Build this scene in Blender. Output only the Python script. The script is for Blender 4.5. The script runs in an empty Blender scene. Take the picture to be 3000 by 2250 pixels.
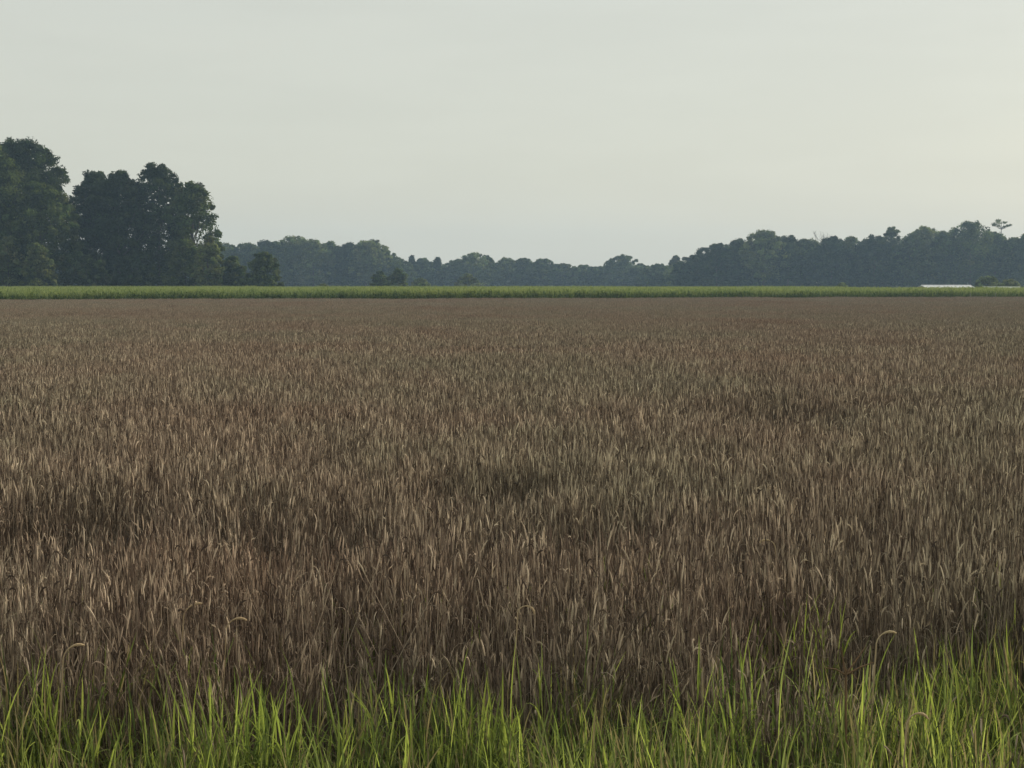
import bpy, math, random
import numpy as np
from mathutils import Vector

R = math.radians
S = bpy.context.scene
COL = S.collection

# ------------------------------------------------------------------ camera
FPX = 5598.0                    # focal length in pixels of a 3000 px wide picture (about 30 degrees across)
CAMZ = 2.15
HOR = 829.0                     # picture row of the horizon
PITCH = math.atan((1125.0 - HOR) / FPX)
cam_d = bpy.data.cameras.new('camera')
cam_d.sensor_width = 36.0
cam_d.lens = 36.0 * FPX / 3000.0
cam_d.clip_start = 0.1
cam_d.clip_end = 20000
cam = bpy.data.objects.new('camera', cam_d)
COL.objects.link(cam)
cam.location = (0, 0, CAMZ)
cam.rotation_euler = (math.pi / 2 - PITCH, 0, 0)
S.camera = cam

# ------------------------------------------------------------------ sky, sun, exposure
SUN_EL, SUN_AZ = R(21), R(54)   # azimuth measured from the view direction towards the right
W = bpy.data.worlds.new('World')
S.world = W
W.use_nodes = True
nt = W.node_tree
nt.nodes.clear()
wo = nt.nodes.new('ShaderNodeOutputWorld')
bg = nt.nodes.new('ShaderNodeBackground')
bg.inputs['Strength'].default_value = 0.097
sky = nt.nodes.new('ShaderNodeTexSky')
sky.sky_type = 'NISHITA'
sky.sun_disc = False
sky.sun_elevation = SUN_EL
sky.sun_rotation = SUN_AZ
sky.air_density = 1.0
sky.dust_density = 2.0
sky.ozone_density = 1.0
# thin even veil of high haze over the whole sky, slightly broken
tc = nt.nodes.new('ShaderNodeTexCoord')
mp = nt.nodes.new('ShaderNodeMapping')
mp.inputs['Scale'].default_value = (3.0, 3.0, 16.0)
ns = nt.nodes.new('ShaderNodeTexNoise')
ns.inputs['Scale'].default_value = 2.2
ns.inputs['Detail'].default_value = 6
mr = nt.nodes.new('ShaderNodeMapRange')
mr.inputs['From Min'].default_value = 0.35
mr.inputs['From Max'].default_value = 0.75
mr.inputs['To Min'].default_value = 0.79
mr.inputs['To Max'].default_value = 0.83
mix = nt.nodes.new('ShaderNodeMix')
mix.data_type = 'RGBA'
VEIL = (6.0, 6.05, 5.3, 1)
mix.inputs['B'].default_value = VEIL
nt.links.new(tc.outputs['Generated'], mp.inputs['Vector'])
nt.links.new(mp.outputs['Vector'], ns.inputs['Vector'])
nt.links.new(ns.outputs['Fac'], mr.inputs['Value'])
nt.links.new(mr.outputs['Result'], mix.inputs['Factor'])
nt.links.new(sky.outputs['Color'], mix.inputs['A'])
wisp = nt.nodes.new('ShaderNodeTexNoise')
wisp.inputs['Scale'].default_value = 1.6
wisp.inputs['Detail'].default_value = 7
wisp.inputs['Roughness'].default_value = 0.55
wm = nt.nodes.new('ShaderNodeMapping')
wm.inputs['Scale'].default_value = (6.0, 6.0, 34.0)
wr = nt.nodes.new('ShaderNodeMapRange')
wr.inputs['From Min'].default_value = 0.38
wr.inputs['From Max'].default_value = 0.60
wr.inputs['To Min'].default_value = 0.978
wr.inputs['To Max'].default_value = 1.0
wx = nt.nodes.new('ShaderNodeVectorMath')
wx.operation = 'SCALE'
nt.links.new(tc.outputs['Generated'], wm.inputs['Vector'])
nt.links.new(wm.outputs['Vector'], wisp.inputs['Vector'])
nt.links.new(wisp.outputs['Fac'], wr.inputs['Value'])
nt.links.new(mix.outputs['Result'], wx.inputs[0])
nt.links.new(wr.outputs['Result'], wx.inputs['Scale'])
nt.links.new(wx.outputs['Vector'], bg.inputs['Color'])
nt.links.new(bg.outputs['Background'], wo.inputs['Surface'])

sd = bpy.data.lights.new('sun', 'SUN')
sd.energy = 4.0
sd.angle = R(2.0)
sd.color = (1.0, 0.89, 0.74)
sun = bpy.data.objects.new('sun', sd)
COL.objects.link(sun)
sv = Vector((math.sin(SUN_AZ) * math.cos(SUN_EL), math.cos(SUN_AZ) * math.cos(SUN_EL), math.sin(SUN_EL)))
sun.rotation_euler = (-sv).to_track_quat('-Z', 'Y').to_euler()

S.view_settings.view_transform = 'Standard'
S.view_settings.look = 'None'
S.view_settings.gamma = 1.0
S.view_settings.use_curve_mapping = False
S.view_settings.exposure = 0.3
S.render.engine = 'CYCLES'
S.cycles.use_denoising = True
S.cycles.max_bounces = 6
S.cycles.diffuse_bounces = 3
S.cycles.transmission_bounces = 3
S.cycles.volume_bounces = 0
S.cycles.filter_width = 1.5

# ------------------------------------------------------------------ helpers
def world_at(px, py, d):
    """The point at distance d seen at picture column px, row py."""
    z = CAMZ - d * math.tan(PITCH + math.atan((py - 1125.0) / FPX))
    return Vector(((px - 1500.0) / FPX * (d * math.cos(PITCH) + (CAMZ - z) * math.sin(PITCH)), d, z))


def tag(o, label=None, cat=None, group=None, kind=None):
    if label: o['label'] = label
    if cat: o['category'] = cat
    if group: o['group'] = group
    if kind: o['kind'] = kind
    return o


def empty(name, loc):
    o = bpy.data.objects.new(name, None)
    COL.objects.link(o)
    o.location = loc
    o.empty_display_size = 0.3
    return o


class MB:
    """Collects points, faces and one colour per point, then builds ONE mesh."""
    def __init__(self):
        self.v, self.f, self.c, self.n = [], [], [], 0

    def add(self, verts, faces, col):
        verts = np.asarray(verts, float).reshape(-1, 3)
        col = np.asarray(col, float)
        if col.ndim == 1:
            col = np.repeat(col[None, :], len(verts), 0)
        self.v.append(verts); self.c.append(col)
        self.f.extend([tuple(i + self.n for i in q) for q in faces])
        self.n += len(verts)

    def tube(self, pts, rad, sides, col, cap=True):
        pts = np.asarray(pts, float)
        n = len(pts)
        rad = np.broadcast_to(np.asarray(rad, float), (n,))
        vs = []
        for i in range(n):
            t = pts[min(i + 1, n - 1)] - pts[max(i - 1, 0)]
            t = t / (np.linalg.norm(t) + 1e-9)
            a = np.cross(t, (0.31, 0.95, 0.05)); a /= np.linalg.norm(a) + 1e-9
            b = np.cross(t, a)
            for k in range(sides):
                w = 2 * math.pi * k / sides
                vs.append(pts[i] + rad[i] * (math.cos(w) * a + math.sin(w) * b))
        fs = []
        for i in range(n - 1):
            for k in range(sides):
                k2 = (k + 1) % sides
                fs.append((i * sides + k, i * sides + k2, (i + 1) * sides + k2, (i + 1) * sides + k))
        if cap:
            fs.append(tuple(range((n - 1) * sides, n * sides)))
            fs.append(tuple(range(sides - 1, -1, -1)))
        self.add(vs, fs, col)

    def ribbon(self, pts, wid, side, col, fold=0.0):
        """A leaf blade along pts, folded a little along its midrib."""
        pts = np.asarray(pts, float); side = np.asarray(side, float)
        n = len(pts); vs = []; cs = []
        col = np.asarray(col, float)
        for i in range(n):
            w = wid[i]
            t = pts[min(i + 1, n - 1)] - pts[max(i - 1, 0)]
            up = np.cross(side, t); up /= np.linalg.norm(up) + 1e-9
            vs += [pts[i] - side * w * .5 + up * fold * w, pts[i], pts[i] + side * w * .5 + up * fold * w]
        fs = []
        for i in range(n - 1):
            a = 3 * i
            fs += [(a, a + 1, a + 4, a + 3), (a + 1, a + 2, a + 5, a + 4)]
        self.add(vs, fs, col)

    def mesh(self, name, mat):
        me = bpy.data.meshes.new(name)
        v = np.concatenate(self.v)
        me.from_pydata(v.tolist(), [], self.f)
        at = me.attributes.new('tint', 'FLOAT_COLOR', 'POINT')
        c = np.concatenate(self.c)
        c4 = np.ones((len(c), 4)); c4[:, :3] = c
        at.data.foreach_set('color', c4.ravel())
        me.materials.append(mat)
        return me

    def build(self, name, mat, parent=None, loc=None):
        o = bpy.data.objects.new(name, self.mesh(name, mat))
        COL.objects.link(o)
        if parent: o.parent = parent
        if loc is not None: o.location = loc
        return o


def mesh_quads(name, P, C, mat, nper=4):
    """Fast mesh of loose leaves: P is (n, nper, 3), C is (n, 3)."""
    n = len(P)
    me = bpy.data.meshes.new(name)
    me.vertices.add(n * nper)
    me.vertices.foreach_set('co', P.reshape(-1).astype(np.float32))
    me.loops.add(n * nper)
    me.loops.foreach_set('vertex_index', np.arange(n * nper, dtype=np.int32))
    me.polygons.add(n)
    me.polygons.foreach_set('loop_start', np.arange(n, dtype=np.int32) * nper)
    me.update(calc_edges=True)
    at = me.attributes.new('tint', 'FLOAT_COLOR', 'POINT')
    c4 = np.ones((n, nper, 4), np.float32)
    c4[:, :, :3] = C[:, None, :]
    at.data.foreach_set('color', c4.ravel())
    me.materials.append(mat)
    return me


def new_mat(name):
    m = bpy.data.materials.new(name)
    m.use_nodes = True
    t = m.node_tree
    t.nodes.clear()
    return m, t, t.nodes.new('ShaderNodeOutputMaterial')


def leaf_material(name, trans, patches, patch_scale, rough=0.6, gloss=0.0, trans_tint=(1, 1, 1)):
    """Tint attribute of the mesh, modulated by patches over the ground; diffuse plus light passing through."""
    m, t, out = new_mat(name)
    N = t.nodes.new; L = t.links.new
    at = N('ShaderNodeAttribute'); at.attribute_name = 'tint'
    geo = N('ShaderNodeNewGeometry')
    mp = N('ShaderNodeMapping'); mp.inputs['Scale'].default_value = (patch_scale, patch_scale * 0.6, 0.02)
    L(geo.outputs['Position'], mp.inputs['Vector'])
    no = N('ShaderNodeTexNoise'); no.inputs['Scale'].default_value = 1.0; no.inputs['Detail'].default_value = 5
    no.inputs['Roughness'].default_value = 0.79
    L(mp.outputs['Vector'], no.inputs['Vector'])
    rp = N('ShaderNodeValToRGB')
    el = rp.color_ramp.elements
    for i, (p, c) in enumerate(patches):
        e = el[i] if i < 2 else el.new(p)
        e.position = p; e.color = (*c, 1)
    L(no.outputs['Fac'], rp.inputs['Fac'])
    mul = N('ShaderNodeMix'); mul.data_type = 'RGBA'; mul.blend_type = 'MULTIPLY'; mul.inputs['Factor'].default_value = 1
    L(at.outputs['Color'], mul.inputs['A']); L(rp.outputs['Color'], mul.inputs['B'])
    df = N('ShaderNodeBsdfDiffuse'); L(mul.outputs['Result'], df.inputs['Color'])
    tr = N('ShaderNodeBsdfTranslucent')
    tm = N('ShaderNodeMix'); tm.data_type = 'RGBA'; tm.blend_type = 'MULTIPLY'; tm.inputs['Factor'].default_value = 1
    L(mul.outputs['Result'], tm.inputs['A']); tm.inputs['B'].default_value = (*trans_tint, 1)
    L(tm.outputs['Result'], tr.inputs['Color'])
    mx = N('ShaderNodeMixShader'); mx.inputs['Fac'].default_value = trans
    L(df.outputs['BSDF'], mx.inputs[1]); L(tr.outputs['BSDF'], mx.inputs[2])
    last = mx
    if gloss > 0:
        gl = N('ShaderNodeBsdfGlossy'); gl.inputs['Roughness'].default_value = rough
        m2 = N('ShaderNodeMixShader'); m2.inputs['Fac'].default_value = gloss
        L(mx.outputs['Shader'], m2.inputs[1]); L(gl.outputs['BSDF'], m2.inputs[2])
        last = m2
    L(last.outputs['Shader'], out.inputs['Surface'])
    return m


def simple_material(name, c1, c2, scale, rough=0.8, bump=0.2, stretch=(1, 1, 1), metallic=0.0):
    m, t, out = new_mat(name)
    N = t.nodes.new; L = t.links.new
    p = N('ShaderNodeBsdfPrincipled'); p.inputs['Roughness'].default_value = rough
    p.inputs['Metallic'].default_value = metallic
    tcn = N('ShaderNodeTexCoord')
    mpn = N('ShaderNodeMapping'); mpn.inputs['Scale'].default_value = stretch
    L(tcn.outputs['Object'], mpn.inputs['Vector'])
    no = N('ShaderNodeTexNoise'); no.inputs['Scale'].default_value = scale; no.inputs['Detail'].default_value = 8
    L(mpn.outputs['Vector'], no.inputs['Vector'])
    rp = N('ShaderNodeValToRGB')
    rp.color_ramp.elements[0].position = 0.3; rp.color_ramp.elements[1].position = 0.7
    rp.color_ramp.elements[0].color = (*c1, 1); rp.color_ramp.elements[1].color = (*c2, 1)
    L(no.outputs['Fac'], rp.inputs['Fac']); L(rp.outputs['Color'], p.inputs['Base Color'])
    bp = N('ShaderNodeBump'); bp.inputs['Strength'].default_value = bump; bp.inputs['Distance'].default_value = 0.03
    L(no.outputs['Fac'], bp.inputs['Height']); L(bp.outputs['Normal'], p.inputs['Normal'])
    L(p.outputs['BSDF'], out.inputs['Surface'])
    return m


M_WHEAT = leaf_material('dry_wheat', 0.22, [(0.34, (0.88, 0.75, 0.68)), (0.68, (1.0, 1.0, 0.98)),
                                            (0.46, (1.0, 0.94, 0.88)), (0.57, (0.93, 0.95, 0.86))], 0.10)
M_GRASS = leaf_material('green_grass', 0.5, [(0.30, (0.75, 0.80, 0.75)), (0.70, (1.1, 1.05, 0.95))], 0.9,
                        trans_tint=(1.2, 1.22, 0.8))
M_CROP = leaf_material('crop_leaf', 0.25, [(0.32, (0.85, 0.90, 0.90)), (0.68, (1.12, 1.05, 0.9))], 0.05,
                       trans_tint=(1.15, 1.25, 0.7))
M_LEAF = leaf_material('tree_leaf', 0.36, [(0.35, (0.88, 0.92, 0.95)), (0.65, (1.06, 1.03, 0.95))], 0.12,
                       trans_tint=(1.1, 1.2, 0.7))
M_BARK = simple_material('bark', (0.05, 0.04, 0.032), (0.11, 0.09, 0.07), 3.0, 0.9, 0.5, (1, 1, 0.25))
M_SOIL = simple_material('soil', (0.075, 0.055, 0.04), (0.14, 0.105, 0.075), 0.9, 0.95, 0.4)
M_ROOF = simple_material('white_roof_metal', (0.74, 0.75, 0.76), (0.82, 0.82, 0.82), 1.2, 0.45, 0.05)
M_ROOF2 = simple_material('sage_roof_metal', (0.36, 0.40, 0.32), (0.43, 0.46, 0.37), 1.2, 0.5, 0.05)
M_BOARD = simple_material('weathered_board', (0.20, 0.18, 0.15), (0.32, 0.29, 0.25), 2.5, 0.85, 0.3, (1, 1, 0.2))
M_STAKE = simple_material('pale_stake_wood', (0.28, 0.27, 0.22), (0.36, 0.34, 0.29), 4.0, 0.8, 0.3, (1, 1, 0.2))

# ------------------------------------------------------------------ ground
gm = MB()
X = [-6000, -1500, -400, -100, 0, 100, 400, 1500, 6000]
Y = [-300, -20, 0, 20, 60, 120, 300, 800, 2500, 12000]
vs = [(x, y, 0) for y in Y for x in X]
fs = [(j * 9 + i, j * 9 + i + 1, j * 9 + i + 10, j * 9 + i + 9) for j in range(len(Y) - 1) for i in range(8)]
gm.add(vs, fs, (.1, .08, .06))
tag(gm.build('ground', M_SOIL), kind='structure')

# ------------------------------------------------------------------ scatter of clumps (crops and grass)
def scatter(name, pts, rot, scl, idx, variants, mat, label=None):
    """One object: clump meshes placed at the points."""
    vc = bpy.data.collections.new(name + '_clumps')
    for i, me in enumerate(variants):
        o = bpy.data.objects.new('%s_clump_%02d' % (name, i), me)
        vc.objects.link(o)
    me = bpy.data.meshes.new(name)
    n = len(pts)
    me.vertices.add(n)
    me.vertices.foreach_set('co', np.asarray(pts, np.float32).ravel())
    a = me.attributes.new('turn', 'FLOAT_VECTOR', 'POINT'); a.data.foreach_set('vector', np.asarray(rot, np.float32).ravel())
    a = me.attributes.new('size', 'FLOAT_VECTOR', 'POINT'); a.data.foreach_set('vector', np.asarray(scl, np.float32).ravel())
    a = me.attributes.new('pick', 'INT', 'POINT'); a.data.foreach_set('value', np.asarray(idx, np.int32))
    me.update()
    o = bpy.data.objects.new(name, me)
    COL.objects.link(o)
    g = bpy.data.node_groups.new(name + '_scatter', 'GeometryNodeTree')
    g.interface.new_socket('Geometry', in_out='INPUT', socket_type='NodeSocketGeometry')
    g.interface.new_socket('Geometry', in_out='OUTPUT', socket_type='NodeSocketGeometry')
    N = g.nodes.new; L = g.links.new
    gi, go = N('NodeGroupInput'), N('NodeGroupOutput')
    ip = N('GeometryNodeInstanceOnPoints')
    ci = N('GeometryNodeCollectionInfo')
    ci.inputs['Collection'].default_value = vc
    ci.inputs['Separate Children'].default_value = True
    ci.inputs['Reset Children'].default_value = True
    ip.inputs['Pick Instance'].default_value = True
    def attr(nm, ty):
        k = N('GeometryNodeInputNamedAttribute'); k.data_type = ty; k.inputs['Name'].default_value = nm
        return k.outputs['Attribute']
    er = N('FunctionNodeEulerToRotation')
    L(attr('turn', 'FLOAT_VECTOR'), er.inputs['Euler'])
    L(er.outputs['Rotation'], ip.inputs['Rotation'])
    L(attr('size', 'FLOAT_VECTOR'), ip.inputs['Scale'])
    L(attr('pick', 'INT'), ip.inputs['Instance Index'])
    L(gi.outputs[0], ip.inputs['Points'])
    L(ci.outputs[0], ip.inputs['Instance'])
    L(ip.outputs['Instances'], go.inputs[0])
    md = o.modifiers.new('scatter', 'NODES')
    md.node_group = g
    return tag(o, label=label, kind='stuff')


def smooth_noise(seed, cell):
    """Smooth value noise over the ground, about -1..1."""
    r = np.random.default_rng(seed)
    T = r.uniform(-1, 1, (64, 64))
    def f(x, y):
        x = np.asarray(x, float) / cell; y = np.asarray(y, float) / cell
        i = np.floor(x).astype(int); j = np.floor(y).astype(int)
        u = x - i; v = y - j
        u = u * u * (3 - 2 * u); v = v * v * (3 - 2 * v)
        g = lambda a, b: T[a % 64, b % 64]
        return (g(i, j) * (1 - u) + g(i + 1, j) * u) * (1 - v) + (g(i, j + 1) * (1 - u) + g(i + 1, j + 1) * u) * v
    return f


rng = np.random.default_rng(7)
HALF = 1500.0 / FPX

def jitter_grid(d0, d1, step, margin=1.6, widen=1.12):
    out = []
    y = d0
    while y < d1:
        h = HALF * y * widen + margin
        n = int(2 * h / step) + 1
        x = -h + step * np.arange(n)
        out.append(np.stack([x, np.full(n, y)], 1))
        y += step
    p = np.concatenate(out)
    return p + rng.uniform(-.5, .5, p.shape) * step


# ---- wheat clumps
STEM = np.array([(.31, .263, .21), (.47, .405, .325), (.18, .147, .12), (.12, .096, .080)])
HEAD = np.array([(.29, .242, .194), (.45, .383, .305), (.18, .144, .117), (.10, .079, .067), (.68, .60, .48)])

def wheat_stalk(mb, r, x, y, h, lean, az, nod, even=0.0):
    dv = np.array([math.cos(az), math.sin(az), 0])
    tone = lambda q, T: q * (1 - even) + T.mean(0) * even
    c = tone(STEM[r.integers(len(STEM))] * r.uniform(.8, 1.15), STEM)
    pts = []
    for k in range(4):
        t = k / 3
        pts.append(np.array([x, y, 0]) + dv * lean * h * t * t + np.array([0, 0, h * t * (1 - .12 * lean * t)]))
    mb.tube(pts, [.0030, .0028, .0025, .0021], 3, c, cap=False)
    # neck and head curve over by the nod angle
    p = pts[-1].copy()
    ang = math.atan2(lean * 1.3, 1.0)
    hl = r.uniform(.045, .072)
    steps = 6
    hp = [p.copy()]
    for k in range(steps):
        ang += nod / steps
        p = p + (dv * math.sin(ang) + np.array([0, 0, math.cos(ang)])) * hl * 1.35 / steps
        hp.append(p.copy())
    hc = tone(HEAD[r.choice(len(HEAD), p=[.22, .22, .22, .16, .18])] * r.uniform(.8, 1.15), HEAD * .88)
    rad = np.array([.0020, .0026, .0046, .0052, .0048, .0040, .0016]) * r.uniform(.75, 1.2)
    mb.tube(hp, rad, 5, hc, cap=False)
    # short awns fanning from the head
    for k in range(4):
        i = 3 + k % 3
        q = hp[i]
        t = hp[i] - hp[i - 1]; t = t / np.linalg.norm(t)
        s = r.normal(size=3); s -= s.dot(t) * t; s /= np.linalg.norm(s)
        e = q + t * r.uniform(.035, .06) + s * r.uniform(.006, .016)
        n2 = np.cross(t, s) * .0012
        mb.add([q - n2, q + n2, e], [(0, 1, 2)], hc * 1.1)
    # withered leaf
    for _l in range(r.integers(1, 4)):
        z0 = r.uniform(.45, .97)
        b = pts[0] + (pts[3] - pts[0]) * z0
        a2 = r.uniform(0, 2 * math.pi)
        d2 = np.array([math.cos(a2), math.sin(a2), 0]); sd = np.array([-math.sin(a2), math.cos(a2), 0])
        ln = r.uniform(.06, .17); curl = r.uniform(.8, 2.8)
        a = r.uniform(.1, .7); lp = [b]; pcur = b.copy()
        for k in range(4):
            pcur = pcur + (d2 * math.sin(a) + np.array([0, 0, math.cos(a)])) * ln / 4
            a += curl / 4; lp.append(pcur.copy())
        lc = tone(STEM[r.choice(4, p=[.25, .1, .3, .35])] * r.uniform(.75, 1.15), STEM * .8)
        mb.ribbon(lp, [.004, .008, .007, .005, .001], sd, lc, .25)


def nod_angle(r):
    u = r.random()
    if u < .82: return r.uniform(.0, .5)
    if u < .96: return r.uniform(.5, 1.5)
    return r.uniform(1.9, 3.0)

WH = 0.95
def wheat_clump(seed, n, size, spread, even=0.0):
    r = np.random.default_rng(seed)
    mb = MB()
    for _ in range(n):
        wheat_stalk(mb, r, *(r.uniform(-.5, .5, 2) * size), (WH - .10) * r.normal(.95, spread), abs(r.normal(.05, .05)) if r.random() < .9 else r.uniform(.2, .55),
                    r.uniform(0, 2 * math.pi), nod_angle(r), even)
    return mb.mesh('wheat_clump', M_WHEAT)

wheat_vars = [wheat_clump(100 + i, 46, .42, .06) for i in range(14)]
wheat_short = [wheat_clump(200 + i, 46, .42, .09) for i in range(8)]

wheat_edge = [wheat_clump(240 + i, 46, .42, .21) for i in range(6)]           # uneven stand along the field edge
wheat_even = [wheat_clump(260 + i, 46, .42, .05, .6) for i in range(8)]     # seen from afar: tones closer together

def far_edge(x):                       # the slanting boundary between wheat and green crop
    return 156.0 + x * 0.34

nA, nB, nC = smooth_noise(1, 1.3), smooth_noise(2, .5), smooth_noise(3, 4.0)

def canopy(x, y):
    """Height of the wheat top: thin and short at the near edge of the field."""
    return np.interp(y - .25 * nA(x, y), [5.0, 6.0, 6.75, 8.0, 10.0, 12.0], [.58, .65, .75, .84, .915, WH])

def green_zone(x, y):
    """How much green grass grows here: 1 at the very edge, 0 in the wheat."""
    e = 7.0 + .28 * nA(x + 9, y) + .24 * nB(x, y) + .28 * np.exp(-((x + 1.45) / .5) ** 2)
    e = e + .35 * np.exp(-((x + .35) / .55) ** 2) + .9 * np.exp(-((x - 2.0) / .5) ** 2) - .3 * np.exp(-((x - 1.1) / .45) ** 2)
    return np.clip((e - y) / .55 + .5, 0, 1)

pts, rot, scl, idx = [], [], [], []
for d0, d1, st, grow in ((5.2, 16, .225, .62), (16, 34, .28, .74), (34, 70, .38, .9), (70, 185, .52, 1.0)):
    p = jitter_grid(d0, d1, st)
    x, y = p[:, 0], p[:, 1]
    keep = y < far_edge(x) - .4
    gz = green_zone(x, y)
    keep &= rng.random(len(p)) > gz * .955
    p = p[keep]; x, y = p[:, 0], p[:, 1]
    hgt = canopy(x, y) / WH * (1 + .035 * nA(x, y) + .03 * nC(x, y) + .02 * nB(x, y))
    # thin hollows where the stand has gone down
    hol = np.zeros(len(p))
    for (px, py, d, w) in ((250, 1450, 10.9, .5), (890, 1490, 10.3, .45), (1400, 1390, 12, .35), (60, 1530, 9.9, .4), (2280, 1180, 19, .7),
                           (1700, 1500, 10.2, .3), (2340, 1760, 7.5, .32), (2700, 1800, 7.3, .3), (1150, 1890, 7.0, .4)):
        c = world_at(px, py, d)
        hol = np.maximum(hol, np.exp(-(((x - c.x) / w) ** 2 + ((y - d) / (w * 1.5)) ** 2)))
    hgt = hgt * (1 - .55 * hol)
    n = len(p)
    pts.append(np.column_stack([x, y, np.zeros(n)]))
    rot.append(np.column_stack([rng.normal(0, .05, n), rng.normal(0, .05, n), rng.uniform(0, 6.283, n)]))
    scl.append(np.column_stack([np.full(n, grow), np.full(n, grow), hgt]))
    short = y < 11
    pick = np.where(short, rng.integers(14, 22, n), rng.integers(0, 14, n))
    pick = np.where((y < 8.3) & (rng.random(n) < .75), rng.integers(30, 36, n), pick)
    idx.append(np.where(rng.random(n) < np.clip((y - 22) / 45, 0, 1), rng.integers(22, 30, n), pick))
scatter('wheat_field', np.concatenate(pts), np.concatenate(rot), np.concatenate(scl), np.concatenate(idx),
        wheat_vars + wheat_short + wheat_even + wheat_edge, M_WHEAT, 'field of ripe brown wheat with nodding heads filling the foreground')

# ---- green grass of the near edge
def blade(mb, r, x, y, ln, wid, az, tilt, curl, col):
    d2 = np.array([math.cos(az), math.sin(az), 0]); sd = np.array([-math.sin(az), math.cos(az), 0])
    p = np.array([x, y, 0.0]); a = tilt; lp = [p.copy()]
    for k in range(5):
        p = p + (d2 * math.sin(a) + np.array([0, 0, math.cos(a)])) * ln / 5
        a += curl / 5; lp.append(p.copy())
    mb.ribbon(lp, np.array([.7, 1, .95, .8, .5, .05]) * wid, sd, col, .18)

GREEN = np.array([(.28, .345, .10), (.33, .395, .115), (.17, .225, .075), (.37, .43, .15), (.08, .11, .05), (.21, .25, .11), (.12, .16, .065)])
def tiller(mb, r, x, y, h, col, dry=False):
    """One grass shoot: a thin leaning stem with leaves leaving it at several heights and a young leaf on top."""
    az = r.uniform(0, 6.283); ln = abs(r.normal(.08, .08))
    top = np.array([x + math.cos(az) * ln * h, y + math.sin(az) * ln * h, h * .72])
    base = np.array([x, y, 0.0])
    mb.tube([base, (base + top) / 2 + (0, 0, .01), top], [.0022, .002, .0014], 3, col * .9, cap=False)
    k = r.integers(3, 6)
    for q in range(k):
        f = 1.0 if q == 0 else r.uniform(.3, .98)
        p = base + (top - base) * f
        a = r.uniform(0, 6.283)
        d2 = np.array([math.cos(a), math.sin(a), 0]); sd = np.array([-math.sin(a), math.cos(a), 0])
        L = h * r.uniform(.22, .40); t = abs(r.normal(.12, .1)) if q == 0 else r.uniform(.2, .65)
        cu = r.uniform(.1, .7) if q == 0 else r.uniform(.5, 2.6)
        lp = [p.copy()]
        for _k in range(5):
            p = p + (d2 * math.sin(t) + np.array([0, 0, math.cos(t)])) * L / 5
            t += cu / 5; lp.append(p.copy())
        mb.ribbon(lp, np.array([.55, .95, 1, .85, .5, .05]) * r.uniform(.0045, .0090), sd, col * r.uniform(.75, 1.2), .16)


def grass_clump(seed, n, size, hm):
    r = np.random.default_rng(seed)
    mb = MB()
    for _ in range(n):
        c = GREEN[r.integers(len(GREEN))] * r.uniform(.8, 1.2)
        if r.random() < .22: c = np.array((.29, .25, .17)) * r.uniform(.7, 1.1)
        tiller(mb, r, *(r.normal(0, .33, 2) * size), hm * r.uniform(.6, 1.08), c)
    return mb.mesh('grass_clump', M_GRASS)

grass_vars = [grass_clump(300 + i, 28, .32, .57) for i in range(12)]
p = jitter_grid(4.0, 10, .13, margin=1.2)
x, y = p[:, 0], p[:, 1]
gz = green_zone(x, y)
sparse = .07 + .09 * np.exp(-((x - 1.3) / .6) ** 2 - ((y - 7.9) / .7) ** 2) + .10 * (nB(x, y) > .55)
prob = np.where(gz > 0, .08 + .72 * gz, np.where(y < 9.2, sparse * .5, 0.0))
keep = rng.random(len(p)) < prob
p = p[keep]; x, y = p[:, 0], p[:, 1]
n = len(p)
hh = (1.0 + .13 * nA(x, y) + .12 * nB(x, y)) * (1 + .16 * np.clip((y - 5.8) / 1.5, 0, 1)) * rng.uniform(.85, 1.15, n)
scatter('grass', np.column_stack([x, y, np.zeros(n)]),
        np.column_stack([rng.normal(0, .10, n), rng.normal(0, .10, n), rng.uniform(0, 6.283, n)]),
        np.column_stack([np.ones(n), np.ones(n), hh]), rng.integers(0, 12, n), grass_vars, M_GRASS,
        'bright green grass growing along the near edge of the wheat')

# ---- tall green crop beyond the wheat
CROPC = np.array([(.14, .19, .07), (.18, .22, .085), (.09, .135, .055), (.21, .25, .11)])
def crop_clump(seed):
    r = np.random.default_rng(seed)
    mb = MB()
    for _ in range(9):
        x, y = r.uniform(-.5, .5, 2)
        h = r.uniform(.95, 1.22)
        mb.tube([(x, y, 0), (x, y, h * .55), (x + r.normal(0, .02), y, h * .9)], [.011, .009, .004], 4, (.10, .14, .04), cap=False)
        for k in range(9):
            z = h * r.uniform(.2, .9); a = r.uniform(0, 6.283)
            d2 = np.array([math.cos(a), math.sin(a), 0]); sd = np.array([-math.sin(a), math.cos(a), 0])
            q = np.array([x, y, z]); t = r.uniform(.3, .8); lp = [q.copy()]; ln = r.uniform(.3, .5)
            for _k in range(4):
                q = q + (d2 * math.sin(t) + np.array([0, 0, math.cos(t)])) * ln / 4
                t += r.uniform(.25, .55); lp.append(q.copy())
            mb.ribbon(lp, [.035, .06, .06, .042, .006], sd, CROPC[r.integers(4)] * r.uniform(.85, 1.15) * (.30 + .95 * z / h), .2)  # tint darker low, paler high: the stand's self-shade painted into the leaf colour
        for k in range(4):       # upright top blades added, tinted pale to imitate the sunlit crop top
            a = r.uniform(0, 6.283); t = abs(r.normal(.25, .2)); ln = r.uniform(.16, .30)
            d2 = np.array([math.cos(a), math.sin(a), 0]); sd = np.array([-math.sin(a), math.cos(a), 0])
            q = np.array([x, y, h * .86]); e = q + (d2 * math.sin(t) + np.array([0, 0, math.cos(t)])) * ln
            mb.ribbon([q, (q + e) / 2, e], [.02, .028, .006], sd, np.array((.28, .32, .15)) * r.uniform(.8, 1.15), .2)
    return mb.mesh('crop_clump', M_CROP)

crop_vars = [crop_clump(400 + i) for i in range(10)]

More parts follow.
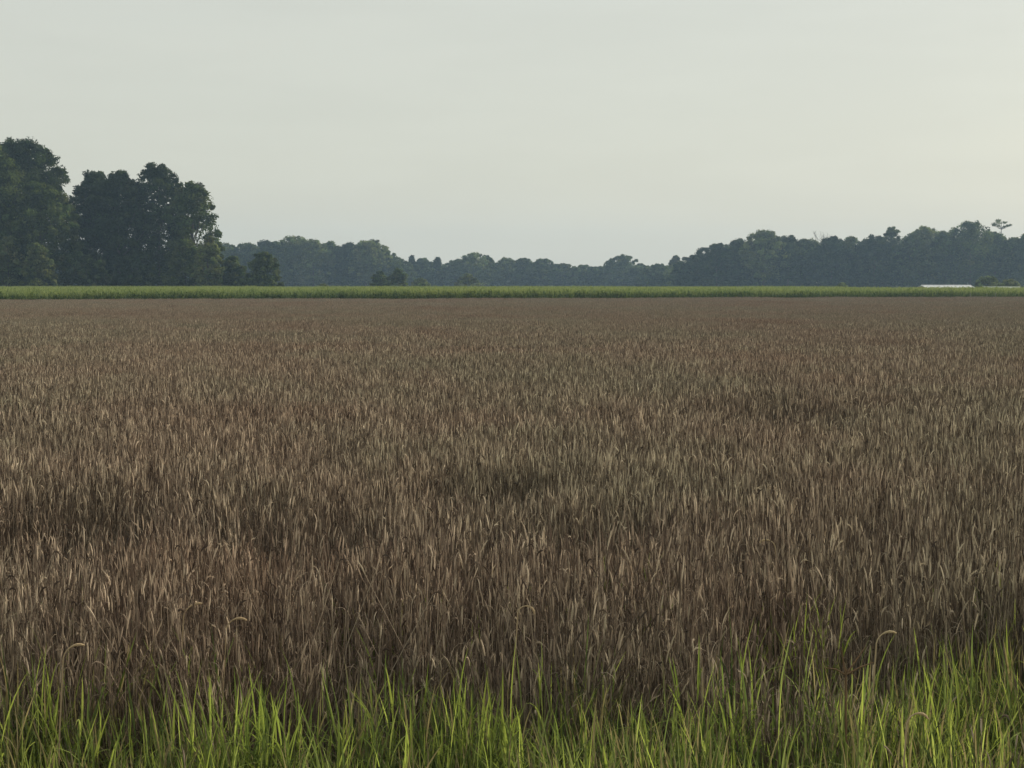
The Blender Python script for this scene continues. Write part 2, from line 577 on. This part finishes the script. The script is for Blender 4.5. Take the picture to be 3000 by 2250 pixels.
def crop_back(x):
    """Far limit of the crop; it ends sooner at the right, in front of the two sheds."""
    return np.where(x > 41, 209, np.where(x > 36, 262 - (x - 36) * 10.6, 262))

p = jitter_grid(120, 264, .85, margin=6, widen=1.1)
x, y = p[:, 0], p[:, 1]
nD, nE = smooth_noise(5, 9.0), smooth_noise(6, 2.2)
edge = far_edge(x)
keep = (y > edge + .6 * nE(x, y)) & (y < crop_back(x))
p = p[keep]; x, y = p[:, 0], p[:, 1]; edge = edge[keep]
n = len(p)
hh = 1.33 + .06 * nE(x, y) + .06 * nD(x, y)
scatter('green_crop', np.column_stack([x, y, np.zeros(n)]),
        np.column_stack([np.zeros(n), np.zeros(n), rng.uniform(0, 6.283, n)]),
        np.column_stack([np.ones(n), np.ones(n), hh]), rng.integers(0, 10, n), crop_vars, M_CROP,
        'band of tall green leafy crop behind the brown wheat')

# ------------------------------------------------------------------ trees
def unit(r, n):
    v = r.normal(size=(n, 3))
    return v / np.linalg.norm(v, axis=1)[:, None]


def leaves_at(r, centres, radii, per, size, tints, squash=.75):
    """Leaf sprays spread through round clumps; every one a small bent kite."""
    k = len(centres)
    n = k * per
    u = unit(r, n)
    rr = r.random(n) ** .45
    c = np.repeat(centres, per, 0); rad = np.repeat(radii, per)
    pos = c + u * (rr * rad)[:, None] * np.array([1, 1, squash])
    nrm = u * .7 + unit(r, n) * .8 + np.array([0, 0, .45])
    nrm /= np.linalg.norm(nrm, axis=1)[:, None]
    a = np.cross(nrm, unit(r, n)); a /= np.linalg.norm(a, axis=1)[:, None]
    b = np.cross(nrm, a)
    s = (size * r.uniform(.6, 1.35, n))[:, None]
    w = r.uniform(.35, .6, n)[:, None]
    P = np.stack([pos - a * s * .5, pos + b * s * w * .5 - nrm * s * .1, pos + a * s * .5, pos - b * s * w * .5 - nrm * s * .1], 1)
    C = np.repeat(tints, per, 0) * r.uniform(.75, 1.25, n)[:, None]
    return P, C


PROFILE = {
    'round': lambda t: np.sqrt(np.clip(1 - (1.75 * (t - .42)) ** 2, .05, 1)),
    'dome': lambda t: np.sqrt(np.clip(1 - (1.02 * t) ** 2.4, .03, 1)),
    'column': lambda t: np.clip(1 - np.abs(t - .45) ** 3 * 5.0, .25, 1),
    'spire': lambda t: np.clip(1.02 - t, .06, 1) ** .8,
    'broad': lambda t: np.clip(1 - np.abs(1.03 * t) ** 5, .10, 1) ** .6 * (.82 + .18 * np.sin(3.1 * t)),
    'top': lambda t: np.sqrt(np.clip(1 - (2.0 * (t - .5)) ** 2, .1, 1)),
}

TINTS = {
    'dark': (.046, .060, .028), 'mid': (.082, .103, .042), 'light': (.13, .15, .065), 'pale': (.15, .17, .085), 'olive': (.085, .090, .045),
}

def make_tree(name, label, cat, px, top, wpx, d, shape='round', tint='mid', low=.05, clumps=70, per=70, leaf=.4, crad=.11, seed=0,
              group=None, depth=.8, gaps=1.0, base=None):
    r = np.random.default_rng(1000 + seed)
    g = world_at(px, HOR, d)
    z_top = world_at(px, top, d).z
    Wd = wpx / FPX * d
    H = z_top
    root = empty(name, (g.x, d, 0))
    tag(root, label, cat, group)
    cr = max(crad * min(H, Wd * 1.6), leaf * 1.6)
    b0 = H * low + cr * .5
    t = r.random(clumps) ** .85
    az = r.uniform(0, 6.283, clumps)
    prof = PROFILE[shape](t) * (1 + .16 * np.sin(az * 2 + seed) * np.sin(t * 7 + seed) + r.normal(0, .09, clumps))
    rad = np.maximum(Wd / 2 * prof - cr * .55, .05) * r.random(clumps) ** (.36 * gaps)
    cen = np.column_stack([rad * np.cos(az), rad * np.sin(az) * depth, b0 + (H - cr * .78 - b0) * t])
    # some smaller sprays break the outline
    m = int(clumps * .95)
    t2 = r.random(m) ** .7; az2 = r.uniform(0, 6.283, m)
    rad2 = Wd / 2 * PROFILE[shape](t2) * r.uniform(.85, 1.08, m)
    cen2 = np.column_stack([rad2 * np.cos(az2), rad2 * np.sin(az2) * depth, b0 + (H - cr * .25 - b0) * t2])
    cen = np.concatenate([cen, cen2])
    rads = np.concatenate([cr * r.uniform(.65, 1.2, clumps), cr * r.uniform(.25, .6, m)])
    base_t = np.array(TINTS[tint])
    tn = base_t[None, :] * r.uniform(.6, 1.55, len(cen))[:, None] * (1 + r.normal(0, .05, (len(cen), 3)))
    P, C = leaves_at(r, cen, rads, per, leaf, tn)
    lo = P[:, :, 2].min(1) > .05
    o = bpy.data.objects.new('crown', mesh_quads('crown', P[lo], C[lo], M_LEAF))
    COL.objects.link(o); o.parent = root
    # trunk and limbs
    mb = MB()
    tr = max(.05, H * .017)
    bend = r.normal(0, .02 * H, 2)
    tp = [np.array([bend[0] * q * q, bend[1] * q * q, H * .82 * q - (.15 if q == 0 else 0)]) for q in (0, .12, .3, .5, .75, 1)]
    mb.tube(tp, np.array([1.5, 1.05, .85, .65, .4, .12]) * tr, 7, (.1, .08, .06))
    for j in r.choice(len(cen), min(9, len(cen)), replace=False):
        e = cen[j]
        q = np.clip((e[2] / (H * .82)) * .55, .1, .8)
        s = np.array([bend[0] * q * q, bend[1] * q * q, H * .82 * q])
        mid = s * .5 + e * .5 + np.array([0, 0, -.06 * np.linalg.norm(e - s)])
        mb.tube([s, mid, e], np.array([.38, .24, .07]) * tr, 5, (.1, .08, .06), cap=False)
    mb.build('trunk', M_BARK, root)
    return root


GG = 'trees of the dark grove on the left'
grove = [
    # name, label, px, top, width, d, shape, tint, low, clumps, per, gaps
    ('tree', 'very tall tree with a dense dark crown, highest of the left grove', 62, 405, 275, 280, 'round', 'dark', .30, 230, 85, .8),
    ('tree', 'broad green tree cut by the left picture edge, standing before the tallest tree', -45, 418, 330, 274, 'broad', 'mid', .02, 260, 85, 1.0),
    ('tree', 'full leafy tree bulging out at mid height, in the front of the left grove', 118, 530, 225, 270, 'round', 'mid', .02, 170, 85, 1.0),
    ('tree', 'dark flat-topped tree in the grove, just right of the tallest tree', 282, 500, 190, 285, 'broad', 'dark', .03, 190, 80, .9),
    ('tree', 'dark tree in the middle of the grove with small spiky tufts on its flat top', 350, 501, 225, 282, 'broad', 'dark', .03, 190, 80, .9),
    ('tree', 'dark tree with a raised bumpy peak near the right end of the grove', 465, 474, 215, 284, 'broad', 'dark', .06, 170, 85, 1.0),
    ('tree', 'thin-crowned tree with sky showing through, last tall tree of the left grove', 565, 532, 175, 280, 'round', 'mid', .05, 120, 75, 1.3),
]
for i, (nm, lab, px, tp, w, d, sh, ti, lo, cl, pe, ga) in enumerate(grove):
    make_tree(nm, lab, 'tree', px, tp, w, d, sh, ti, lo, cl, pe, .46, .095, i + 1, GG, .8, ga)
GB = 'bushes at the foot of the grove'
for i, (lab, px, tp, w, d, sh, ti) in enumerate([
    ('rounded light green bush against the bottom left corner of the grove', 25, 690, 110, 266, 'dome', 'light'),
    ('tall narrow bush with pale right side, in front of the tallest grove tree', 115, 712, 95, 264, 'dome', 'light'),
    ('low dark bush in the deep shade under the middle of the grove', 255, 742, 150, 272, 'dome', 'mid'),
    ('dark shrub closing the gap under the grove peak', 400, 735, 150, 274, 'dome', 'dark'),
    ('leafy shrub growing below the thin-crowned tree at the grove end', 545, 700, 110, 269, 'dome', 'mid'),
    ('drooping pale shrub at the right foot of the grove', 612, 690, 90, 267, 'dome', 'light'),
]):
    make_tree('bush', lab, 'bush', px, tp, w, d, sh, ti, .0, 60, 75, .42, .13, 20 + i, GB)
GS = 'lone small trees between the grove and the far woods'
for i, (lab, px, tp, w, d, sh, ti) in enumerate([
    ('small round tree beside the grove, left of its taller twin', 682, 750, 100, 272, 'dome', 'mid'),
    ('small round-topped green tree standing free right of the grove', 770, 735, 105, 270, 'dome', 'mid'),
]):
    make_tree('small_tree', lab, 'tree', px, tp, w, d, sh, ti, .0, 70, 80, .42, .13, 30 + i, GS)
GM = 'bushes along the foot of the far woods'
for i, (nm, lab, px, tp, w, d, sh, ti) in enumerate([
    ('bush', 'smaller left one of a pair of dark round bushes before the hazy woods', 1112, 794, 60, 330, 'dome', 'mid'),
    ('bush', 'larger right one of a pair of dark round bushes before the hazy woods', 1168, 786, 66, 328, 'dome', 'mid'),
    ('bush', 'low spreading bush just right of the pair of round bushes', 1232, 814, 66, 385, 'dome', 'light'),
    ('bush', 'pale flat-topped bush standing alone before the middle of the far woods', 1368, 801, 80, 390, 'dome', 'pale'),
    ('bush', 'tiny pale green bush just clearing the crop, left of the centre trees', 945, 830, 40, 300, 'dome', 'pale'),
    ('bush', 'small green mound of a bush topping the crop left of the white roof', 2468, 828, 40, 290, 'dome', 'pale'),
    ('bush', 'pale arching bush right behind the end of the white roof', 2893, 803, 75, 290, 'dome', 'pale'),
    ('bush', 'wide low pale bush above the sage green roof', 2957, 817, 80, 286, 'dome', 'pale'),
]):
    make_tree(nm, lab, 'bush', px, tp, w, d, sh, ti, .0, 34, 60, .40, .17, 40 + i, GM)

GW = 'trees of the far hazy woods'
woods = [
    (628, 712, 100, 560, 'round', 'mid', 'hazy tree showing just past the right edge of the grove'),
    (668, 711, 75, 566, 'dome', 'mid', 'low-domed hazy tree above the small twin trees'),
    (722, 709, 95, 560, 'dome', 'mid', 'hazy double-topped tree above the gap between the two small round trees'),
    (776, 701, 85, 568, 'dome', 'dark', 'rounded dark knob of a tree above the taller small round tree'),
    (820, 706, 80, 560, 'round', 'mid', 'flat-crowned hazy tree left of the highest crown in the left stretch of woods'),
    (862, 689, 95, 565, 'round', 'light', 'highest ragged crown in the left stretch of the far woods'),
    (918, 698, 95, 560, 'dome', 'light', 'broad smooth crown sloping right of the ragged high crown'),
    (965, 706, 75, 566, 'dome', 'mid', 'blunt crown before the first dip in the left woods skyline'),
    (1020, 709, 70, 562, 'dome', 'dark', 'small steep dark dome between two dips of the left woods'),
    (1072, 704, 70, 560, 'round', 'light', 'left half of the pale twin crown at the end of the left woods'),
    (1097, 701, 62, 563, 'round', 'light', 'right half of the pale twin crown at the end of the left woods'),
    (1128, 727, 75, 565, 'dome', 'mid', 'sloping shoulder tree just right of the pale twin crown'),
    (1170, 758, 75, 600, 'dome', 'mid', 'low tree where the left woods drop to the middle woods'),
    (1206, 747, 34, 610, 'spire', 'dark', 'thin pointed evergreen tip standing above low trees left of centre'),
    (1238, 756, 70, 612, 'dome', 'mid', 'rounded tree just right of the thin pointed evergreen'),
    (1281, 750, 52, 615, 'spire', 'dark', 'wider pointed evergreen like a small tent in the middle woods'),
    (1332, 762, 80, 610, 'dome', 'mid', 'low rising tree left of the tallest middle crown'),
    (1386, 740, 78, 612, 'round', 'light', 'tallest crown of the middle woods, with a pale ragged top'),
    (1424, 747, 48, 618, 'round', 'mid', 'small knob crown right beside the tallest middle crown'),
    (1479, 751, 58, 612, 'round', 'light', 'pale feathery crown alone in the middle of the skyline'),
    (1536, 754, 74, 615, 'dome', 'mid', 'dark-edged crown where the middle skyline starts to sink'),
    (1592, 757, 90, 612, 'dome', 'mid', 'long low rounded crown right of the middle of the skyline'),
    (1648, 771, 90, 616, 'dome', 'olive', 'flat brownish crown in the low part of the middle woods'),
    (1708, 775, 90, 612, 'dome', 'mid', 'lowest flat crown of the skyline, before the lone dome'),
    (1752, 780, 70, 616, 'dome', 'mid', 'small crown at the left foot of the lone dome'),
    (1792, 757, 44, 611, 'dome', 'olive', 'slim tree leaning on the left flank of the lone dome'),
    (1828, 745, 96, 608, 'dome', 'mid', 'lone dome crown rising between the middle and the right woods'),
    (1880, 774, 80, 612, 'dome', 'mid', 'low crown at the right foot of the lone dome'),
    (1930, 772, 90, 560, 'dome', 'mid', 'low tree where the right woods begin to climb'),
    (1978, 748, 34, 556, 'round', 'olive', 'little ball-shaped crown standing up on the climbing skyline'),
    (2035, 746, 110, 490, 'dome', 'dark', 'sloping dark tree at the left end of the right woods'),
    (2100, 711, 130, 482, 'dome', 'dark', 'smooth dark shoulder tree on the left slope of the right woods'),
    (2162, 696, 95, 486, 'dome', 'dark', 'dark crown just left of the pale lobed crown'),
    (2236, 672, 92, 480, 'round', 'light', 'pale lobed crown that peaks on the left part of the right woods'),
    (2308, 687, 110, 484, 'dome', 'dark', 'wide even dark crown right of the pale lobed crown'),
    (2365, 698, 80, 488, 'round', 'mid', 'tree with an open crown before the notch with the bare branches'),
    (2436, 690, 90, 482, 'dome', 'dark', 'bumpy dark crown right of the bare branches'),
    (2488, 692, 85, 486, 'dome', 'mid', 'round crown ending at the sharp notch in the right woods'),
    (2562, 688, 100, 482, 'dome', 'dark', 'broad crown just right of the sharp notch'),
    (2611, 662, 58, 485, 'round', 'mid', 'small mushroom-like crown perched above the right woods'),
    (2664, 684, 70, 484, 'dome', 'mid', 'low crown between the mushroom-like crown and the thin pale crown'),
    (2712, 659, 78, 486, 'round', 'pale', 'thin pale crown with sky showing through, above the white roof'),
    (2770, 676, 80, 482, 'dome', 'mid', 'blunt crown at the left foot of the biggest dome'),
    (2842, 644, 104, 478, 'round', 'mid', 'biggest dome of the right woods, left of the umbrella tree'),
    (2915, 674, 80, 484, 'dome', 'mid', 'tree at the base of the umbrella tree'),
    (2968, 695, 90, 482, 'dome', 'mid', 'low crown in the last dip before the right picture edge'),
    (3025, 678, 100, 480, 'round', 'mid', 'crown cut off by the right picture edge'),
]
for i, (px, tp, w, d, sh, ti, lab) in enumerate(woods):
    small = w < 60
    make_tree('tree', lab, 'tree', px, tp, w * 1.45 if not small else w * 1.15, d, sh, ti, .02 if sh != 'round' else .12, 60 if small else 105, 52, .66, .14,
              60 + i, GW, .9)

# umbrella tree: a bare thin trunk with a flat layered crown
def umbrella_tree():
    r = np.random.default_rng(77)
    d = 500
    b = world_at(2932, HOR, d)
    root = empty('umbrella_tree', (b.x, d, 0))
    tag(root, 'thin bare-trunked tree with a flat umbrella crown above the right woods', 'tree')
    s = d / FPX
    z = lambda py: world_at(2932, py, d).z
    cen, rad = [], []
    for (dx, py, w) in ((-20, 656, 9), (-10, 651, 11), (-4, 645, 9), (6, 652, 8), (18, 661, 7), (-22, 660, 6), (26, 659, 4), (9, 664, 5), (-12, 662, 5)):
        cen.append((dx * s, r.normal(0, .6), z(py))); rad.append(w * s)
    cen = np.array(cen)
    P, C = leaves_at(r, cen, np.array(rad) * 1.1, 46, .55, np.tile(TINTS['pale'], (len(cen), 1)), .5)
    o = bpy.data.objects.new('crown', mesh_quads('crown', P, C, M_LEAF)); COL.objects.link(o); o.parent = root
    mb = MB()
    mb.tube([(0, 0, -.2), (.15, 0, z(760)), (-.1, 0, z(700)), (0, 0, z(652))], [.34, .24, .11, .05], 6, (.1, .08, .06))
    for c in cen:
        st = np.array([0, 0, min(z(672), c[2] - .6)])
        mb.tube([st, (st + c) / 2 + (0, 0, -.15), c], [.07, .05, .03], 5, (.1, .08, .06), cap=False)
    mb.build('trunk', M_BARK, root)
umbrella_tree()

def bare_tree():
    r = np.random.default_rng(5)
    d = 492
    b = world_at(2412, HOR, d)
    root = empty('bare_tree', (b.x, d, 0))
    tag(root, 'leafless grey branches poking above the notch in the right woods', 'tree')
    zt = world_at(2412, 674, d).z
    mb = MB()
    mb.tube([(0, 0, -.2), (.1, 0, zt * .5), (0, 0, zt * .85)], [.32, .24, .14], 6, (.1, .08, .06))
    mb.build('trunk', M_BARK, root)
    tw = MB()
    for k in range(13):
        a = r.uniform(-1, 1); h = zt * r.uniform(.55, .8)
        e = np.array([a * 2.6, r.normal(0, .8), zt * r.uniform(.9, 1.0)])
        st = np.array([0, 0, h]); m = (st + e) / 2 + np.array([a * .5, 0, -.2])
        tw.tube([st, m, e], [.06, .04, .015], 4, (.1, .08, .06), cap=False)
        for q in range(3):
            f = m + (e - m) * r.uniform(.1, .9)
            tw.tube([f, f + np.array([r.normal(0, .6), r.normal(0, .3), r.uniform(.4, 1.1)])], [.025, .01], 3, (.1, .08, .06), cap=False)
    tw.build('branches', M_BARK, root)
bare_tree()

# dense lower mass of the far woods behind the counted trees
outline = [(-400, 735), (560, 728), (640, 722), (760, 722), (870, 708), (1000, 722), (1090, 720), (1140, 748), (1180, 770), (1300, 778), (1390, 762), (1500, 774), (1600, 772),
           (1700, 786), (1780, 786), (1830, 766), (1900, 790), (1990, 772), (2060, 752), (2110, 728), (2240, 700), (2330, 704), (2400, 716), (2500, 712),
           (2600, 700), (2700, 697), (2840, 678), (2950, 702), (3030, 695), (3150, 692), (3350, 700)]
ox = np.array([a for a, b in outline], float); oy = np.array([b for a, b in outline], float)
r = np.random.default_rng(99)
K = 5600
px = r.uniform(-380, 3340, K)
dd = np.interp(px, [560, 1120, 1200, 1880, 2000, 3300], [585, 590, 638, 640, 512, 508]) + r.uniform(-8, 14, K)
zt = CAMZ + (HOR - np.interp(px, ox, oy)) / FPX * dd
cen = np.column_stack([(px - 1500) / FPX * dd, dd, 1.0 + (zt - 2.4) * r.random(K) ** 1.15])
tn = np.array(TINTS['mid'])[None, :] * r.uniform(.7, 1.2, K)[:, None]
P, C = leaves_at(r, cen, r.uniform(1.5, 2.8, K), 36, 1.0, tn)
lo = P[:, :, 2].min(1) > .05
o = bpy.data.objects.new('woods', mesh_quads('woods', P[lo], C[lo], M_LEAF))
COL.objects.link(o)
tag(o, 'dense hazy woodland closing the field behind the separate crowns', kind='stuff')

# hedge of rank growth along the back of the crop
K = 1500
px = r.uniform(-200, 3200, K)
dd = np.where(px > 2480, 275, 266) + r.uniform(0, 3, K)
dd = np.where((px < 660) & (r.random(K) < .6), r.uniform(286, 294, K), dd)
cen = np.column_stack([(px - 1500) / FPX * dd, dd, r.uniform(.3, 1.05, K) * np.where(dd > 284, 4.0, 1.0)])
P, C = leaves_at(r, cen, r.uniform(.3, .55, K) * np.where(dd > 284, 2.6, 1.0), 30, .34, np.array(TINTS['dark'])[None, :] * r.uniform(.6, 1.2, K)[:, None])
lo = P[:, :, 2].min(1) > .02
o = bpy.data.objects.new('undergrowth', mesh_quads('undergrowth', P[lo], C[lo], M_LEAF))
COL.objects.link(o)
tag(o, 'dark rank undergrowth along the back of the crop', kind='stuff')

# ------------------------------------------------------------------ low sheds at the right
def shed(name, label, pa, pb, ytop, ylow, d, lean, roof_mat, seams, group):
    """A low shed: boarded walls, two roof slopes with standing seams and a ridge cap; turned so its gable shows to the left."""
    A = world_at(pa, ylow, d); B = world_at(pb, ylow, d)
    L = B.x - A.x
    ez = A.z
    rz = world_at(pa, ytop, d + 1.6).z
    root = empty(name, (A.x, d, 0))
    tag(root, label, 'shed', group)
    run = 1.6
    bk = -lean                       # the roof climbs away from the eye and to the left
    def slope(s):
        mb = MB()
        n = seams
        th = .04
        y0, y1 = (0, run) if s > 0 else (2 * run, run)
        x0, x1 = (0, bk) if s > 0 else (2 * bk, bk)
        vs = [(x0 - .05, y0, ez), (L + x0 + .05, y0, ez), (L + x1 + .05, y1, rz), (x1 - .05, y1, rz)]
        vs += [(a, b, c - th) for a, b, c in vs]
        mb.add(vs, [(0, 1, 2, 3), (7, 6, 5, 4), (0, 4, 5, 1), (1, 5, 6, 2), (2, 6, 7, 3), (3, 7, 4, 0)], (1, 1, 1))
        ob = mb.build('roof_slope', roof_mat, root)
        for k in range(n + 1):
            q = L * k / n
            sm = MB()
            sm.tube([(q + x0, y0, ez + .012), (q + x1, y1, rz + .012)], .016, 4, (1, 1, 1))
            sm.build('seam', roof_mat, ob)
    slope(1); slope(-1)
    rc = MB()
    rc.tube([(bk - .06, run, rz + .02), (L + bk + .06, run, rz + .02)], .045, 6, (1, 1, 1))
    rc.build('ridge_cap', roof_mat, root)
    def wall(nm, p0, p1, h0, h1, n):
        p0 = np.array(p0, float); p1 = np.array(p1, float)
        t = (p1 - p0) / n
        nrm = np.array([t[1], -t[0]]); nrm /= np.linalg.norm(nrm)
        par = empty(nm, (0, 0, 0)); par.parent = root
        for k in range(n):
            a = p0 + t * (k + .04); b = p0 + t * (k + .96)
            f = (k + .5) / n
            h = h0 + (h1 - h0) * (1 - abs(2 * f - 1)) if h1 != h0 else h0
            o2 = nrm * .03
            mb = MB()
            vs = [(*a, 0), (*b, 0), (*(b + o2), 0), (*(a + o2), 0), (*a, h), (*b, h), (*(b + o2), h), (*(a + o2), h)]
            mb.add(vs, [(0, 3, 2, 1), (4, 5, 6, 7), (0, 1, 5, 4), (1, 2, 6, 5), (2, 3, 7, 6), (3, 0, 4, 7)], (1, 1, 1))
            mb.build('board', M_BOARD, par)
    i = .12
    wall('front_wall', (i, i), (L - i, i), ez - .02, ez - .02, 14)
    wall('back_wall', (L + 2 * bk - i, 2 * run - i), (2 * bk + i, 2 * run - i), ez - .02, ez - .02, 14)
    wall('gable_wall', (2 * bk + i, 2 * run - i), (i, i), ez - .02, rz - .08, 10)
    wall('gable_wall', (L - i, i), (L + 2 * bk - i, 2 * run - i), ez - .02, rz - .08, 10)
    return root

shed('shed', 'low shed with a white metal roof just clearing the green crop at right', 2722, 2866, 836, 846.5, 215, .5, M_ROOF, 9, 'low sheds behind the crop')
shed('shed', 'low shed with a pale sage green roof, right of the white-roofed shed', 2876, 2985, 840, 849.5, 217, -.5, M_ROOF2, 7, 'low sheds behind the crop')

for i, (px, lab, h) in enumerate(((2842, 'pale stake at the crop edge under the right end of the white roof', 1.3),
                                  (2891, 'pale stake at the crop edge, middle one of the three', 1.3),
                                  (2917, 'pale stake at the crop edge, rightmost of the three', 1.3))):
    c = world_at(px, 865, 170)
    dd = far_edge(c.x) - .9
    c = world_at(px, 865, dd)
    mb = MB()
    mb.tube([(0, 0, -.1), (.01, 0, h * .6), (.015, 0, h)], [.02, .019, .016], 6, (1, 1, 1))
    o = mb.build('stake', M_STAKE, None, (c.x, dd, 0))
    tag(o, lab, 'stake', 'stakes at the crop edge')

# ------------------------------------------------------------------ single plants that stand out at the front
def tuft(label, px, py, d, n, hm, seed, wide=.10, name='grass_tuft'):
    r = np.random.default_rng(seed)
    c = world_at(px, py, d)
    mb = MB()
    for _ in range(n):
        col = np.array((.22, .27, .08)) * r.uniform(.8, 1.25)
        if r.random() < .25:
            blade(mb, r, *(r.normal(0, .4, 2) * wide), hm * r.uniform(.65, .97), r.uniform(.008, .014), r.uniform(0, 6.283),
                  abs(r.normal(.12, .12)), r.uniform(.3, 1.6), col)
        else:
            tiller(mb, r, *(r.normal(0, .45, 2) * wide), hm * r.uniform(.7, .95), col)
    o = mb.build(name, M_GRASS, None, (c.x, d, 0))
    tag(o, label, 'grass tuft', 'tall grass tufts at the wheat edge')

def top_h(py, d):
    return world_at(1500, py, d).z
for i, (lab, px, py, d, n, w) in enumerate((
    ('tall upright green tuft left of centre, reaching into the brown wheat', 775, 1915, 6.6, 26, .09),
    ('bright green tuft near the bottom left, on the grass edge', 590, 1950, 6.5, 24, .10),
    ('slim green tuft with pointed blades just left of the picture middle', 1400, 1905, 6.7, 14, .08),
    ('wide-bladed green tuft at the centre of the grass edge', 1460, 1930, 6.6, 14, .06),
    ('dark green tuft growing alone inside the wheat at the right', 2400, 1712, 7.9, 26, .09),
    ('yellow-green tuft high on the right side of the grass edge', 2790, 1880, 6.7, 24, .10),
    ('small green tuft rising from the wheat at the left', 135, 1850, 6.9, 12, .06),
)):
    tuft(lab, px, HOR, d, n, top_h(py, d) * (.98 if i == 4 else 1.04), 500 + i, w)

def bent_stalk(label, px, py, d, nod, az, seed, bright=1.25):
    r = np.random.default_rng(seed)
    c = world_at(px, py, d)
    mb = MB(); hd = MB()
    root = empty('bent_wheat_stalk', (c.x, d, 0))
    tag(root, label, 'wheat stalk', 'bent pale stalks standing out of the wheat')
    dv = np.array([math.cos(az), math.sin(az), 0])
    h = c.z - .03
    pts = [np.array([0, 0, h * t]) + dv * .03 * t * t for t in (0, .35, .7, 1)]
    p = pts[-1].copy(); a = .06; arc = [p.copy()]
    for k in range(7):
        a += nod / 7
        p = p + (dv * math.sin(a) + np.array([0, 0, math.cos(a)])) * .014
        arc.append(p.copy())
    col = np.array((.42, .35, .24)) * bright
    mb.tube(pts + arc[1:4], [.0034, .0033, .0031, .0028, .0026, .0025, .0024], 4, col)
    mb.build('stem', M_WHEAT, root)
    rad = [.0025, .004, .0055, .005, .003]
    hd.tube(arc[3:8], rad, 6, np.array((.45, .37, .25)) * bright)
    hd.build('head', M_WHEAT, root)

for i, (lab, px, py, d, nod, az) in enumerate((
    ('pale hooked wheat stalk right of the picture middle, bent over to the right', 1495, 1772, 7.5, 2.9, .1),
    ('pale stalk bowing low to the right in the lower right corner', 2545, 1862, 6.9, 1.9, .2),
    ('hooked pale stalk low at the right, its tip turned right', 2632, 2095, 6.0, 2.4, .3),
    ('pale upright stalk with a short crooked top, left of centre', 515, 1785, 7.4, 1.6, .2),
    ('arched pale stalk bending right above the green tufts at left', 160, 1905, 6.7, 1.8, .4),
    ('arched stalk bending right in the wheat left of centre', 640, 1820, 7.2, 2.0, .2),
    ('pale leaning stalk with drooped head in the wheat at right', 2290, 1585, 9.2, 2.2, 3.0),
)):
    bent_stalk(lab, px, py, d, nod, az, 700 + i)

def dry_weed():
    r = np.random.default_rng(12)
    d = 6.5
    c = world_at(2478, 1960, d)
    root = empty('dry_weed', (c.x, d, 0))
    tag(root, 'dry brown weed with forked bare twigs in the lower right wheat', 'weed')
    mb = MB()
    z = c.z
    mb.tube([(0, 0, -.02), (.004, 0, z * .5), (0, 0, z)], [.005, .0045, .004], 5, (.20, .14, .09))
    mb.build('stem', M_WHEAT, root)
    for (dx, dz) in ((-.07, .0), (.07, .075), (.035, -.03), (-.02, .08), (.10, .02)):
        b = MB()
        b.tube([(0, 0, z - .02), (dx * .5, r.normal(0, .01), z + dz * .35), (dx, r.normal(0, .02), z + dz)], [.0035, .003, .0016], 4, (.24, .17, .11))
        b.build('twig', M_WHEAT, root)
dry_weed()

# ------------------------------------------------------------------ haze in the air
def haze_box():
    m, t, out = new_mat('haze_air')
    pv = t.nodes.new('ShaderNodeVolumePrincipled')
    pv.inputs['Color'].default_value = (0.46, 0.68, 0.93, 1)
    pv.inputs['Density'].default_value = 0.00033
    pv.inputs['Anisotropy'].default_value = 0.25
    t.links.new(pv.outputs['Volume'], out.inputs['Volume'])
    x0, x1, y0, y1, z0, z1 = -900, 900, -60, 1100, -1.0, 32.0
    mb = MB()
    mb.add([(x0, y0, z0), (x1, y0, z0), (x1, y1, z0), (x0, y1, z0), (x0, y0, z1), (x1, y0, z1), (x1, y1, z1), (x0, y1, z1)],
           [(0, 3, 2, 1), (4, 5, 6, 7), (0, 1, 5, 4), (1, 2, 6, 5), (2, 3, 7, 6), (3, 0, 4, 7)], (1, 1, 1))
    o = mb.build('haze', m)
    tag(o, kind='stuff')
haze_box()
